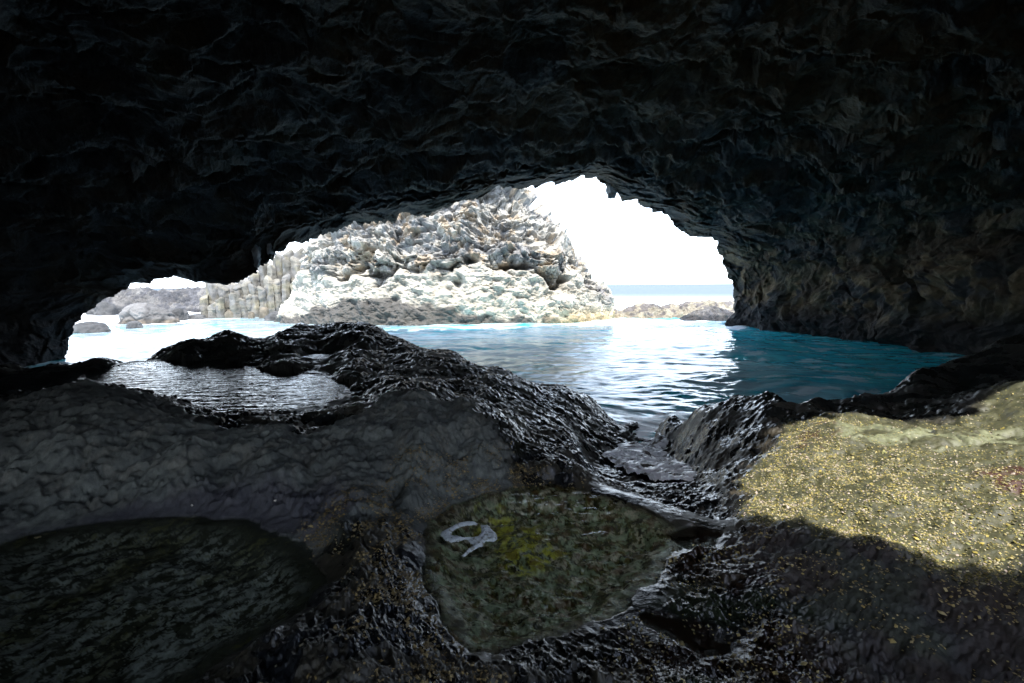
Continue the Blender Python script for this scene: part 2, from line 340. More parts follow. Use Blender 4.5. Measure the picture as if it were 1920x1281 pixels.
# ------------------------------------------------------------------ GROUND (one sheet of shore rock)
ctl_px = [  # px, py, height
 # far ridge and its seaward edge
 (560, 621, 1.27), (640, 620, 1.27), (700, 623, 1.25), (760, 640, 1.2), (850, 665, .97), (950, 700, .72), (1050, 725, .45), (1110, 752, .25), (1190, 797, -.02),
 (430, 628, 1.33), (350, 645, 1.22), (300, 664, 1.06), (200, 680, .98), (100, 692, .94), (0, 694, .95),
 # between ridge and mirror pool
 (470, 660, 1.22), (600, 655, 1.22), (720, 670, 1.17), (540, 690, 1.17), (660, 700, 1.22), (760, 690, 1.15), (850, 720, 1.08), (300, 676, 1.08), (400, 677, 1.1),
 # mirror pool basin
 (230, 700, 1.0), (330, 720, .95), (450, 740, .95), (560, 745, .98), (620, 735, 1.02), (100, 715, 1.0), (10, 720, 1.02), (650, 730, 1.1), (690, 722, 1.16),
 # dry rock left
 (50, 752, 1.36), (160, 732, 1.4), (240, 738, 1.36), (330, 762, 1.24), (430, 782, 1.17), (540, 784, 1.16), (640, 772, 1.17), (720, 742, 1.27), (790, 735, 1.32), (870, 752, 1.3), (940, 785, 1.2),
 (60, 830, 1.25), (200, 830, 1.25), (350, 850, 1.18), (500, 850, 1.17), (650, 850, 1.17), (780, 830, 1.22), (880, 830, 1.13), (0, 930, 1.03), (200, 930, .985), (420, 930, .97), (600, 930, .985), (740, 920, .985), (860, 890, .985), (960, 870, .97), (1040, 880, .95),
 # wet slope to the channel
 (860, 762, 1.16), (930, 765, 1.05), (1000, 765, .86), (1060, 770, .66), (1125, 790, .33), (1020, 815, .92), (1088, 835, .64), (1100, 862, .44), (1160, 910, .56), (1110, 890, .88),
 # channel
 (1190, 815, -.03), (1240, 795, -.12), (1225, 815, -.06), (1200, 850, .08), (1262, 835, .10), (1165, 862, .18), (1225, 880, .26), (1285, 880, .30), (1312, 900, .42), (1240, 912, .46), (1290, 930, .60), (1230, 940, .72), (1340, 940, .73),
 # left pool, centre pool basins and the rock between
 (100, 1010, .93), (300, 985, .93), (480, 985, .94), (590, 1030, .95), (640, 1080, 1.0), (560, 1150, .95), (420, 1240, .93), (150, 1270, .92), (200, 1120, .88), (0, 1120, .92),
 (680, 1000, 1.02), (750, 1000, .97), (740, 1080, .98), (720, 1180, 1.0), (620, 1240, 1.0), (800, 1240, .97), (950, 1260, .95), (1100, 1230, .96),
 (880, 935, .92), (1000, 915, .91), (1130, 935, .9), (1240, 985, .89), (1240, 1050, .9), (1180, 1140, .9), (1080, 1190, .9), (950, 1215, .9), (850, 1180, .9), (800, 1080, .9), (1000, 1050, .86), (900, 1000, .88),
 (1300, 1010, .88), (1330, 1100, .92), (1250, 1170, .93), (1400, 1170, .95), (1300, 1260, .95), (1500, 1260, .97),
 # right hump and crest
 (1262, 784, .3), (1310, 766, .65), (1380, 748, .86), (1450, 763, .80), (1480, 771, .82), (1520, 759, .83), (1600, 746, .84), (1700, 715, .83), (1770, 692, .94), (1850, 670, 1.06), (1920, 657, 1.12),
 (1380, 800, .82), (1340, 840, .62), (1420, 840, .88), (1360, 900, .78), (1550, 770, .92), (1680, 770, .98), (1780, 740, 1.0),
 # sunlit slab
 (1480, 786, 1.06), (1580, 784, 1.12), (1700, 798, 1.16), (1820, 812, 1.2), (1920, 825, 1.24), (1500, 850, 1.03), (1650, 870, 1.15), (1800, 880, 1.2), (1910, 900, 1.22),
 (1420, 920, .9), (1550, 950, 1.02), (1700, 970, 1.1), (1880, 1000, 1.14), (1480, 1010, .94), (1640, 1050, 1.02), (1850, 1090, 1.08), (1450, 1090, .95), (1600, 1150, 1.0), (1850, 1220, 1.02), (1700, 1260, 1.0),
 (1850, 702, 1.13), (1925, 695, 1.2), (1790, 720, 1.0),
 # higher rock on the far right
 (1770, 785, 1.14), (1850, 745, 1.32), (1915, 735, 1.42), (1860, 785, 1.2), (1920, 790, 1.27),
]
cp = [at_z(*c) for c in ctl_px]
def behind(px, py, z, back, z2):   # a point further out along the same bearing
    p = at_z(px, py, z); d = p[:2] / np.linalg.norm(p[:2]); return np.array([*(p[:2] + d * back), z2])
for c in ((560, 621, 1.27), (640, 620, 1.27), (700, 623, 1.25), (850, 665, .97), (950, 700, .72), (1050, 725, .45), (1110, 752, .25), (430, 628, 1.33), (350, 645, 1.22), (300, 664, 1.06), (200, 680, .98), (100, 692, .94), (0, 694, .95)):
    cp.append(behind(*c, .35, c[2] - .2)); cp.append(behind(*c, .9, c[2] - .75)); cp.append(behind(*c, 1.9, c[2] - 1.5)); cp.append(behind(*c, 4.5, -1.6))
for c in ((1310, 766, .65), (1380, 747, .88), (1480, 768, .9), (1600, 741, .87), (1700, 715, .83), (1770, 692, .94), (1850, 670, 1.06), (1920, 657, 1.12)):
    cp.append(behind(*c, .25, c[2] - .16)); cp.append(behind(*c, .9, c[2] - .9)); cp.append(behind(*c, 3.0, -1.6))
for c in ((1190, 797, -.02), (1240, 790, -.08)): cp.append(behind(*c, 1.0, -.5)); cp.append(behind(*c, 3, -1.4))
for x, y, z in ((0, 1.2, .98), (-1.5, 1.2, .95), (1.5, 1.2, 1.02), (0, 0, 1.0), (-3, 0, 1.0), (3, 0, 1.1), (0, -2.5, 1.1), (-5, -2, 1.2), (5, -2, 1.3), (7, 2, 1.35), (-7, 2, 1.2), (0, -7, 1.6), (-9, 5, 1.1), (8, 4.5, 1.4), (-12, 0, 1.3), (12, 0, 1.5), (-10, 8, .9)):
    cp.append(np.array([x, y, z]))
cp = np.array(cp)
def feat(x, y):       # polar, logarithmic: the same detail near and far
    r = np.hypot(x, y); lr = np.log(r + .35); a = np.arctan2(x, y)
    return np.stack([np.sin(a) * (lr + 1.3), np.cos(a) * (lr + 1.3)], 1)
CPF = feat(cp[:, 0], cp[:, 1]); ncp = len(cp)
def tk(d2): return -np.sqrt(d2 + .004)
A = tk(((CPF[:, None] - CPF[None]) ** 2).sum(2)) + np.eye(ncp) * .001
Pm = np.concatenate([np.ones((ncp, 1)), CPF], 1)
sol = np.linalg.solve(np.block([[A, Pm], [Pm.T, np.zeros((3, 3))]]), np.concatenate([cp[:, 2], np.zeros(3)]))
def ground_base(x, y):
    def go(q):
        f = feat(q[:, 0], q[:, 1]); d2 = ((f[:, None, :] - CPF[None]) ** 2).sum(2)
        return tk(d2) @ sol[:ncp] + sol[ncp] + f @ sol[ncp + 1:]
    return pmap(go, np.stack([x, y], 1), 8000)
def pxy(pts, z): return np.array([at_z(px, py, z)[:2] for px, py in pts])

pools = {  # level, outline, depth
 'mirror': (1.10, pxy([(205, 690), (250, 678), (330, 676), (440, 678), (470, 686), (490, 694), (560, 698), (605, 704), (640, 716), (668, 722), (650, 735), (625, 748), (590, 760), (540, 770), (480, 777), (430, 777), (380, 768), (330, 754), (280, 741), (235, 733), (170, 729), (90, 731), (0, 738), (-60, 735), (-60, 705), (60, 700), (150, 695)], 1.10), .16),
 'small': (1.17, pxy([(560, 668), (580, 663), (620, 661), (645, 662), (628, 668), (600, 674), (575, 673)], 1.17), .06),
 'centre': (.88, pxy([(800, 975), (850, 945), (900, 925), (960, 912), (1040, 909), (1080, 915), (1140, 930), (1200, 950), (1250, 975), (1285, 1000), (1275, 1030), (1250, 1050), (1235, 1085), (1195, 1115), (1190, 1150), (1150, 1165), (1100, 1185), (1010, 1195), (960, 1215), (920, 1226), (880, 1222), (850, 1195), (825, 1160), (808, 1120), (786, 1080), (790, 1040), (795, 1005)], .88), .11),
 'left': (.90, pxy([(-80, 1040), (40, 1005), (130, 985), (230, 972), (330, 968), (430, 972), (510, 990), (570, 1020), (600, 1060), (610, 1100), (560, 1150), (490, 1190), (420, 1230), (330, 1300), (100, 1400), (-200, 1400)], .90), .07),
 'slab': (.905, pxy([(1165, 1150), (1210, 1140), (1270, 1165), (1330, 1190), (1375, 1205), (1370, 1225), (1320, 1232), (1265, 1200), (1215, 1180)], .905), .07),
 'drain': (.86, pxy([(1230, 1000), (1300, 985), (1350, 1000), (1345, 1022), (1290, 1030)], .86), .05),
}
azf = np.radians(np.concatenate([np.linspace(-180, -63, 90)[:-1], np.linspace(-63, 63, 1150), np.linspace(63, 180, 90)[1:]]))
rr = np.concatenate([np.linspace(.05, 1.15, 25)[:-1], np.exp(np.linspace(math.log(1.15), math.log(17), 800))])
AZ, RD = np.meshgrid(azf, rr); GX = (np.sin(AZ) * RD).ravel(); GY = (np.cos(AZ) * RD).ravel()
GZ = ground_base(GX, GY); GZ = np.clip(GZ, -1.8, 1.9)
G3 = np.stack([GX, GY, GZ], 1); G2 = np.stack([GX, GY, GX * 0], 1)
def zone(poly, z, soft, rough=.15, seed=0, sc=.35):
    """0..1 membership of a patch of ground outlined in the plane"""
    return sstep(-soft, soft, poly_sd(GX, GY, pxy(poly, z)) + rough * fbm(G2, sc, 4, seed))
dry = zone([(-200, 760), (60, 750), (170, 731), (250, 738), (340, 764), (430, 782), (560, 786), (650, 772), (720, 745), (790, 737), (870, 754), (940, 790), (985, 830), (930, 850), (800, 880), (640, 900), (560, 935), (400, 950), (200, 945), (0, 990), (-200, 1010)], 1.27, .12, .25, 101)
slab = zone([(1385, 900), (1420, 850), (1470, 788), (1580, 780), (1700, 794), (1830, 808), (2100, 830), (2300, 1000), (2100, 1110), (1850, 1060), (1640, 1000), (1480, 950)], 1.1, .12, .2, 103)
slab = np.maximum(slab, zone([(1755, 795), (1850, 748), (2000, 700), (2200, 800), (2000, 822), (1850, 806)], 1.28, .08, .1, 104))
lowright = zone([(1250, 1000), (1400, 960), (1640, 1000), (1850, 1060), (2300, 1150), (2300, 1600), (1100, 1600), (1150, 1200)], 1.0, .15, .25, 105)
wp = warp(G2, .5, .12, 111)
w1, w2, wid = worley(wp * [1, 1, 1], .30, 5); v1, v2, vid = worley(warp(G2, .2, .06, 113), .11, 6)
cr1 = sstep(.0, .10, w2 - w1); cr2 = sstep(0, .16, v2 - v1)
nz = fbm(G3, .5, 6, 120, .52); nf = fbm(G3, .09, 4, 125); 
def along(p1, p2):
    d = at_z(*p2)[:2] - at_z(*p1)[:2]; d /= np.linalg.norm(d); g = warp(G2, .5, .10, 130); return np.stack([g[:, 0] * d[0] + g[:, 1] * d[1], -g[:, 0] * d[1] + g[:, 1] * d[0], g[:, 0] * 0], 1)
rdl = fbm(along((900, 700, .9), (1150, 850, .5)), (.24, .075, 1), 5, 131, .6, True); rdr = fbm(along((1420, 760, .85), (1290, 850, .5)), (.24, .075, 1), 5, 132, .6, True)
rd = lerp(rdl, rdr, sstep(.8, 1.6, GX)); nh = fbm(G2, .045, 3, 133, .6)
gf1 = facets(wp, .22, 30); gf2 = facets(wp, .08, 31); pit = sstep(.32, .12, v1) * sstep(.0, .3, fbm(G2, .3, 3, 137))
wet = 1 - np.maximum(dry, slab * .8)
ckm = sstep(-.25, .2, fbm(G2, .35, 3, 135)); cr1 = 1 - (1 - cr1) * ckm; cr2 = 1 - (1 - cr2) * sstep(-.1, .25, fbm(G2, .25, 3, 136))
Zd = dry * (.034 * (.55 - w1) * 2 - .012 * (1 - cr1) - .006 * (1 - cr2) + .016 * (.5 - v1) - .03 * pit + .06 * nz + .022 * nf + .024 * gf1 + .009 * gf2 + .006 * facets(G2, .035, 32))
pale = zone([(1560, 785), (1700, 797), (1830, 808), (1960, 824), (2000, 860), (1850, 850), (1700, 835), (1590, 820)], 1.17, .06, .12, 107)
Zs = slab * (.06 * nz + .018 * nf + .014 * (.5 - v1) + pale * (.05 * (.55 - w1) - .02 * (1 - cr1)))
Zw = np.clip(1 - dry - slab, 0, 1) * (.06 * nz + .034 * (rd - .5) + .016 * nf + (.012 * gf1 + .005 * gf2) * (1 - .6 * lowright) + .006 * nh)
GZ = GZ + Zd + Zs + Zw
poolsd = {}
for k, (lv, pl, dep) in pools.items(): poolsd[k] = poly_sd(GX, GY, pl) + .045 * fbm(G2, .22, 4, 140 + len(k))
for k, (lv, pl, dep) in pools.items():
    sd = poolsd[k]; others = np.max(np.stack([poolsd[q_] for q_ in pools if q_ != k]), 0) > 0
    ins = lv - dep * sstep(0, .32, sd) - .005 + np.where(sd > .03, .02 * nf + .03 * nz, 0) * sstep(.03, .15, sd)
    ins = np.minimum(ins, lv - .004)
    d_o = np.maximum(-sd, 0); capz = lv + .014 + .22 * d_o + 1.0 * d_o ** 2 - .008 + (.06 * np.abs(nz) + .03 * np.abs(nf) + .035 * rd) * sstep(0, .22, d_o); GZ = np.where(sd < 0, np.minimum(GZ, capz) if k != 'mirror' else GZ, GZ)
    near = sstep(-.45, 0, sd); outz = np.where((GZ < lv + .006) & ~others, lerp(GZ, np.maximum(GZ, lv + .006 + .02 * np.abs(nz) * sstep(0, -.1, sd)), near), GZ)
    GZ = np.where(sd > 0, ins, outz)
Gv = np.stack([GX, GY, GZ], 1)
# colours of the rock, its wet film and its growth
gc = np.zeros((len(GX), 3), f32) + np.array([.013, .014, .016], f32); rough = np.full(len(GX), .13, f32)
n_d = sstep(-.05, .25, fbm(G2, .35, 5, 156, .6)); rough = np.clip(rough + .38 * n_d, 0, 1); n_l = fbm(G2, .8, 4, 150); n_m = fbm(G2, .22, 4, 152); n_s = fbm(G2, .07, 3, 154)
gc = mixc(gc, (.022, .022, .015), sstep(0, .35, n_l) * .7)
gc = mixc(gc, (.045, .036, .020), n_d * .7)
dc = np.zeros_like(gc) + np.array([.122, .126, .110], f32); dc *= (.7 + .6 * wid)[:, None]
dc = mixc(dc, (.17, .158, .13), sstep(0, .3, n_m) * .6); dc = mixc(dc, (.06, .066, .062), sstep(0, .3, n_s) * .6); dc = mixc(dc, (.045, .047, .048), (1 - cr1) * .35); dc = mixc(dc, (.05, .05, .05), (1 - cr2) * .2)
gc = lerp(gc, dc, dry[:, None]); rough = lerp(rough, .8, dry)
band = zone([(0, 960), (200, 925), (420, 895), (600, 900), (680, 930), (600, 965), (420, 965), (200, 965), (0, 1000)], 1.07, .1, .12, 106)
gc = mixc(gc, (.062, .056, .072), band * .8); rough = lerp(rough, .6, band)
sc_ = np.zeros_like(gc) + np.array([.105, .10, .055], f32); sc_ = mixc(sc_, (.17, .165, .12), sstep(-.1, .3, n_m) * .7); sc_ = mixc(sc_, (.045, .052, .022), sstep(.05, .3, n_s) * .6)
pc = np.zeros_like(gc) + np.array([.30, .31, .25], f32); pc = mixc(pc, (.12, .12, .09), (1 - cr1) * .8); pc *= (.8 + .4 * wid)[:, None]
sc_ = lerp(sc_, pc, (pale * sstep(-.3, .05, n_m))[:, None])
red = np.maximum(zone([(1800, 880), (1870, 880), (2000, 900), (2000, 960), (1900, 925), (1850, 905)], 1.2, .06, .1, 108), zone([(1500, 815), (1560, 800), (1570, 830), (1530, 850), (1500, 840)], 1.06, .05, .08, 109) * .7)
sc_ = mixc(sc_, (.085, .016, .008), red * sstep(-.15, .2, n_m + .4 * n_s))
sc_ *= np.array([.55, .58, .40], f32); gc = lerp(gc, sc_, slab[:, None]); rough = lerp(rough, .62, slab)
lr = lowright * (1 - slab)
gc = mixc(gc, (.020, .010, .005), lr * sstep(-.2, .15, n_l) * .85); gc = mixc(gc, (.022, .030, .014), lr * sstep(.0, .3, -n_l) * .8)
rough = lerp(rough, .10 + .15 * n_d + .6 * sstep(1.0, 1.7, GX) * sstep(3.0, 2.6, GY), lr)
ridge_far = sstep(5.0, 6.0, np.hypot(GX, GY)); gc = mixc(gc, (.022, .023, .020), ridge_far * .6 * (1 - slab))
# pool beds
sdc = poolsd['centre']; bed = sstep(-.01, .04, sdc)
bc = np.zeros_like(gc) + np.array([.10, .092, .030], f32)
p1 = fbm(G2, .10, 5, 160, .65); p2 = fbm(G2, .075, 5, 163, .65); p3 = fbm(G2, .11, 5, 166, .65); p4 = fbm(G2, .06, 4, 168, .6)
bc = mixc(bc, (.17, .16, .06), sstep(-.15, .3, p1) * .8); bc = mixc(bc, (.020, .020, .010), sstep(-.1, .22, fbm(G2, .05, 5, 181, .75)) * .85); p5 = fbm(G2, .022, 3, 169, .7); bc = mixc(bc, (.50, .44, .32), sstep(.02, .34, p2 + .45 * p4 + .5 * p5) * .85); bc = mixc(bc, (.27, .32, .20), sstep(.12, .36, p3 + .4 * p4 + .5 * p5) * .75)
yl = zone([(905, 975), (960, 970), (1015, 1003), (1055, 1028), (1035, 1060), (985, 1080), (935, 1080), (930, 1040), (908, 1005)], .75, .05, .12, 110, .15)
bc *= 1.6; bc = mixc(bc, (.74, .69, .10), yl * sstep(-.2, .16, p1 + .4 * p4 + .3 * p5)); bc = mixc(bc, (.16, .06, .025), sstep(.34, .46, p1 - .5 * p3) * .6)
bc = mixc(bc, (.045, .012, .006), sstep(.14, .0, sdc + .1 * p1) * .6)
gc = lerp(gc, bc, bed[:, None])
sdl = poolsd['left']; bed = sstep(-.01, .04, sdl); Gs = np.stack([GX * .7 + GY * .7, (GY - GX) * 1.0, GX * 0], 1)
q1 = fbm(Gs, (.085, .07, .2), 6, 170, .74); q2 = fbm(Gs, .5, 3, 173)
bc = np.zeros_like(gc) + np.array([.065, .066, .042], f32); bc = mixc(bc, (.47, .475, .42), sstep(-.08, .18, q1 + .3 * q2 + .25 * fbm(G2, .03, 3, 182, .7)) * sstep(.05, .25, sdl)); bc = mixc(bc, (.20, .18, .05), sstep(.5, .65, q1 - q2) * .6)
gc = lerp(gc, bc, bed[:, None])
for k in ('mirror', 'small', 'slab', 'drain'):
    gc = mixc(gc, (.012, .009, .007) if k == 'mirror' else (.02, .010, .006), sstep(-.01, .04, poolsd[k]))
FG = grid_faces(len(azf), len(rr), flip=True)
ground = mesh_obj('ground', Gv, FG, M_ground, None, True, {'col': gc, 'rough': rough})
tag(ground, 'wet black and grey shore rock sloping down to the inlet', 'shore rock', kind='structure')
def ground_at(x, y):    # height of the finished sheet
    x = np.asarray(x, float); y = np.asarray(y, float); a = np.arctan2(x, y); r = np.hypot(x, y)
    i = np.clip(np.searchsorted(azf, a), 0, len(azf) - 1); j = np.clip(np.searchsorted(rr, r), 0, len(rr) - 1)
    return GZ[j * len(azf) + i]

# pool surfaces
def field_mesh(name, poly, res, zfun, mat, seed=0, rough=0., grow=0., rsc=.12, colfun=None, parent=None):
    poly = np.asarray(poly); lo = poly.min(0) - .1; hi = poly.max(0) + .1
    nx = int((hi[0] - lo[0]) / res) + 2; ny = int((hi[1] - lo[1]) / res) + 2
    X, Y = np.meshgrid(np.linspace(lo[0], hi[0], nx), np.linspace(lo[1], hi[1], ny)); X = X.ravel(); Y = Y.ravel(); Q = np.stack([X, Y, X * 0], 1)
    sd = poly_sd(X, Y, poly) + grow + (rough * fbm(Q, rsc, 4, seed) if rough else 0)
    F = grid_faces(nx, ny); F = F[(sd[F] > 0).all(1)]
    V = np.stack([X, Y, zfun(X, Y, sd)], 1); at_ = {'col': colfun(X, Y, sd)} if colfun else None
    V, F, at_ = compact(V, F, at_)
    return mesh_obj(name, V, F, mat, parent, True, at_)
pool_txt = {
 'mirror': (M_pool_ripple, 'large rippled rock pool mirroring the bright sky below the black ridge', .05),
 'small': (M_pool_ripple, 'tiny pale pool caught in a hollow on top of the black ridge', .02),
 'centre': (M_pool_clear, 'clear round rock pool over yellow and green algae with a foam curl afloat', .03),
 'left': (M_pool_clear, 'dim shallow rock pool over grey mottled bed at the dry rock foot', .03),
 'slab': (M_pool_clear, 'narrow dark puddle in the wet slabs beside the algae pool', .012),
 'drain': (M_pool_clear, 'little dark puddle between the algae pool and the foamy channel', .012),
}
for k, (lv, pl, dep) in pools.items():
    mt, lb, res = pool_txt[k]
    tag(field_mesh('tide_pool', pl, res, lambda X, Y, sd, lv=lv: X * 0 + lv, mt, grow=.08), lb, 'rock pool', 'tide pools in the shore rock')

# ------------------------------------------------------------------ SEA
saz = np.radians(np.linspace(-64, 64, 1250)); dyv = np.concatenate([np.linspace(420, 4, 560), np.geomspace(4, .12, 40)[1:]])
sr = H * FPX / dyv
AZ, RD = np.meshgrid(saz, sr); SX = (np.sin(AZ) * RD).ravel(); SY = (np.cos(AZ) * RD).ravel(); S2 = np.stack([SX, SY, SX * 0], 1); dist = np.hypot(SX, SY)
sw = warp(S2, 3, .8, 200)
wv = .042 * fbm(sw, (1.9, 1.1, 1), 3, 201, .5, True) + .026 * fbm(sw, (.8, .45, 1), 3, 205, .5) + .10 * fbm(S2, (6, 3.5, 1), 2, 208)
att = np.clip(22 / dist, 0, 1) ** .6
SZ = (wv - .06) * att
SZ = np.where(dist > 90, SZ + .35 * fbm(S2, (40, 14, 1), 3, 210) * sstep(90, 250, dist), SZ)
sc = np.zeros((len(SX), 3), f32) + np.array([.02, .46, .58], f32)
sc = mixc(sc, (.03, .50, .58), sstep(-.1, .3, fbm(S2, 1.5, 4, 211)))
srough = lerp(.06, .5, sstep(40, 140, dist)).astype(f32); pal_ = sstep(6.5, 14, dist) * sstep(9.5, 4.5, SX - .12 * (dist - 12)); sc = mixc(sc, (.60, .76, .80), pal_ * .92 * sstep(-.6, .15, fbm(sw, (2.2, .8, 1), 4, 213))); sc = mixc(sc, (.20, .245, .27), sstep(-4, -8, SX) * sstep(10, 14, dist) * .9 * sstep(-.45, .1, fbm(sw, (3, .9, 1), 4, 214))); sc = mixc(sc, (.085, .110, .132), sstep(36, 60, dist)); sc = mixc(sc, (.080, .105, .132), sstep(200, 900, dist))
def sea_zone(poly, soft, rg, seed, s=1.5): return sstep(-soft, soft, poly_sd(SX, SY, pxy(poly, 0)) + rg * fbm(S2, s, 4, seed))
surf = sea_zone([(60, 606), (150, 608), (240, 607), (390, 600), (400, 583), (375, 575), (230, 574), (100, 575)], 2.0, 5, 220, 3)
surf = np.maximum(surf, sea_zone([(1020, 600), (1140, 597), (1300, 599), (1375, 602), (1375, 616), (1250, 612), (1100, 606)], .8, 2.5, 222, 2) * .85)
streak = sstep(.30, .42, fbm(sw, (1.6, .5, 1), 5, 230, .55)) * sstep(40, 12, dist)
chf = sstep(-.25, .35, poly_sd(SX, SY, pxy([(1165, 775), (1255, 770), (1300, 775), (1230, 835), (1140, 830)], 0)) + .5 * fbm(S2, .35, 4, 233))
foam = np.clip(np.maximum(surf * (.55 + .6 * fbm(S2, .8, 4, 235) + .3), np.maximum(streak * .5, chf * (.75 + 1.2 * np.abs(fbm(sw, .25, 4, 236))))), 0, 1)
sc = mixc(sc, (.80, .82, .83), foam); srough = np.maximum(srough, foam * .5)
SZ = SZ + .10 * surf * fbm(S2, 1.2, 3, 240)
sea = mesh_obj('sea', np.stack([SX, SY, SZ], 1), grid_faces(len(saz), len(sr), flip=True), M_sea, None, True, {'col': sc, 'rough': srough, 'spec': lerp(.5, .05, sstep(34, 60, dist)) * (1 - .35 * pal_) * lerp(1, .35, sstep(-5, -8, SX) * sstep(12, 16, dist))})
tag(sea, 'turquoise sea filling the inlet and reaching the horizon', 'sea', kind='structure')

# ------------------------------------------------------------------ SEA STACK
Yc = 35.
prof = [  # py, left px, right px, front distance, back distance
 (640, 525, 1170, 5.6, 7), (605, 537, 1150, 5.0, 7), (585, 545, 1143, 4.6, 7), (560, 556, 1141, 4.2, 6.6), (540, 562, 1138, 3.9, 6.3), (510, 568, 1120, 3.7, 6), (480, 572, 1096, 3.6, 5.6), (455, 580, 1062, 3.2, 5.2), (430, 600, 1036, 2.8, 4.8), (400, 640, 1016, 2.4, 4.4), (380, 680, 1000, 2.1, 4), (362, 720, 982, 1.9, 3.6), (345, 760, 965, 1.6, 3.2), (320, 800, 945, 1.3, 2.4), (295, 840, 930, .8, 1.5), (285, 880, 890, .1, .1)]
pz = np.array([at_y(960, p[0], Yc)[2] for p in prof]); o_ = np.argsort(pz); pz = pz[o_]
xl = np.array([at_y(p[1], p[0], Yc)[0] for p in prof])[o_]; xr = np.array([at_y(p[2], p[0], Yc)[0] for p in prof])[o_]
fd = np.array([p[3] for p in prof])[o_]; bd = np.array([p[4] for p in prof])[o_]
th = np.concatenate([np.linspace(-15, 195, 1000), np.linspace(195, 345, 120)[1:-1]]) * math.pi / 180; zs = np.linspace(pz[0], pz[-1], 520)
TH, ZS = np.meshgrid(th, zs); ip = lambda a: np.interp(ZS, pz, a)
ce, hw = (ip(xl) + ip(xr)) / 2, (ip(xr) - ip(xl)) / 2
ex = 2 / 2.7; cs, sn = np.cos(TH), np.sin(TH)
BX = ce + hw * np.sign(cs) * np.abs(cs) ** ex; dd = np.where(sn > 0, ip(fd), ip(bd)); BY = Yc - dd * np.sign(sn) * np.abs(sn) ** ex
B = np.stack([BX, BY, ZS], 2); du = np.roll(B, -1, 1) - np.roll(B, 1, 1); dv = np.gradient(B, axis=0); NN = np.cross(du, dv); NN /= np.linalg.norm(NN, axis=2)[:, :, None] + 1e-9
NN *= np.sign(np.sum(NN * np.stack([B[:, :, 0] - ce, B[:, :, 1] - Yc, B[:, :, 2] * 0], 2), axis=2))[:, :, None]; B = B.reshape(-1, 3); NN = NN.reshape(-1, 3)
z_ = B[:, 2]; bw = warp(B, 2.2, .5, 300); bw = warp(bw, .7, .13, 305)
a1, b1, i1 = worley(bw, (2.0, 2.0, 1.5), 11); a2, b2, i2 = worley(bw, (.85, .85, .7), 12); a3, b3, i3 = worley(bw, .36, 13)
nb = fbm(B, 3, 4, 310); nr = fbm(bw, .9, 5, 315, .55, True); ns = fbm(bw, (1.1, 1.1, .8), 6, 318, .6)
fc1 = facets(bw, (3.4, 3.4, 1.7), 21); fc2 = facets(bw, (1.1, 1.1, .8), 22); fc3 = facets(bw, .45, 23); fc4 = facets(bw, .2, 24)
bound = 3.2 + 2.2 * fbm(B, 4, 4, 320) - 1.0 * sstep(3, 7, B[:, 0])
up = sstep(-.5, .35, z_ - bound)
d_up = (.72 * fc1 + .40 * fc2) * (1 - .35 * sstep(3, 6, B[:, 0])) + .20 * fc3 + .07 * fc4 + .25 * (.62 - a1) + .22 * (.6 - a2) - .2 * (1 - sstep(0, .10, b1 - a1)) * sstep(-.1, .2, nb) - .35 * sstep(.12, .35, fbm(bw, (1.6, 1.6, .7), 4, 341)) + .25 * (nr - .55) + .5 * nb - .30
d_lo = .25 * (.6 - a1) + .12 * (.6 - a2) + .08 * (.6 - a3) + .45 * nb + .24 * ns + .12 * (nr - .5) + .08 * fc2 + .05 * fc3 + .02 * fc4 + .16 * fc1
notch = np.exp(-((z_ - bound - .25) / .35) ** 2) * sstep(-.1, .25, fbm(B, 2.5, 3, 325))
dsp = lerp(d_lo + .1, d_up, up) - .9 * notch - .35 * sstep(4, 7, B[:, 0])
ST = B + NN * dsp[:, None] * sstep(0, .6, pz[-1] - z_)[:, None]

stc = np.zeros((len(B), 3), f32) + np.array([.31, .295, .26], f32)
stc = mixc(stc, (.20, .197, .19), up * sstep(-.2, .3, fbm(B, 1.4, 4, 330))); stc = mixc(stc, (.29, .22, .14), up * sstep(.15, .4, fbm(B, 1.1, 4, 333)) * .6)
stc = mixc(stc, (.42, .395, .33), (1 - up) * .6); stc *= (.88 + .3 * i2)[:, None] * (1 + .25 * fc3[:, None])
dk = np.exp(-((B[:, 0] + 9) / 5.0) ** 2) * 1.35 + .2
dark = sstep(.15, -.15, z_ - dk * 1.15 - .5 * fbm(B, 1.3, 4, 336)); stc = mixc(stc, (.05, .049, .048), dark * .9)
tan = sstep(1.2, .3, z_) * sstep(1, 5, B[:, 0]); stc = mixc(stc, (.42, .34, .20), tan * .7)
stc = mixc(stc, (.17, .17, .18), sstep(5.2, 7.0, B[:, 0]) * sstep(3.8, 2.6, z_) * sstep(.6, 1.4, z_) * sstep(-.2, .2, fbm(B, 1.2, 3, 339)) * .6)  # grey on the right flank puts the shade of its facets into the colour
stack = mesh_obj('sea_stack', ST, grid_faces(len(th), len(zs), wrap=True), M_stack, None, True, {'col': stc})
tag(stack, 'tall pale craggy rock stack sunlit in the middle of the bay', 'sea stack')

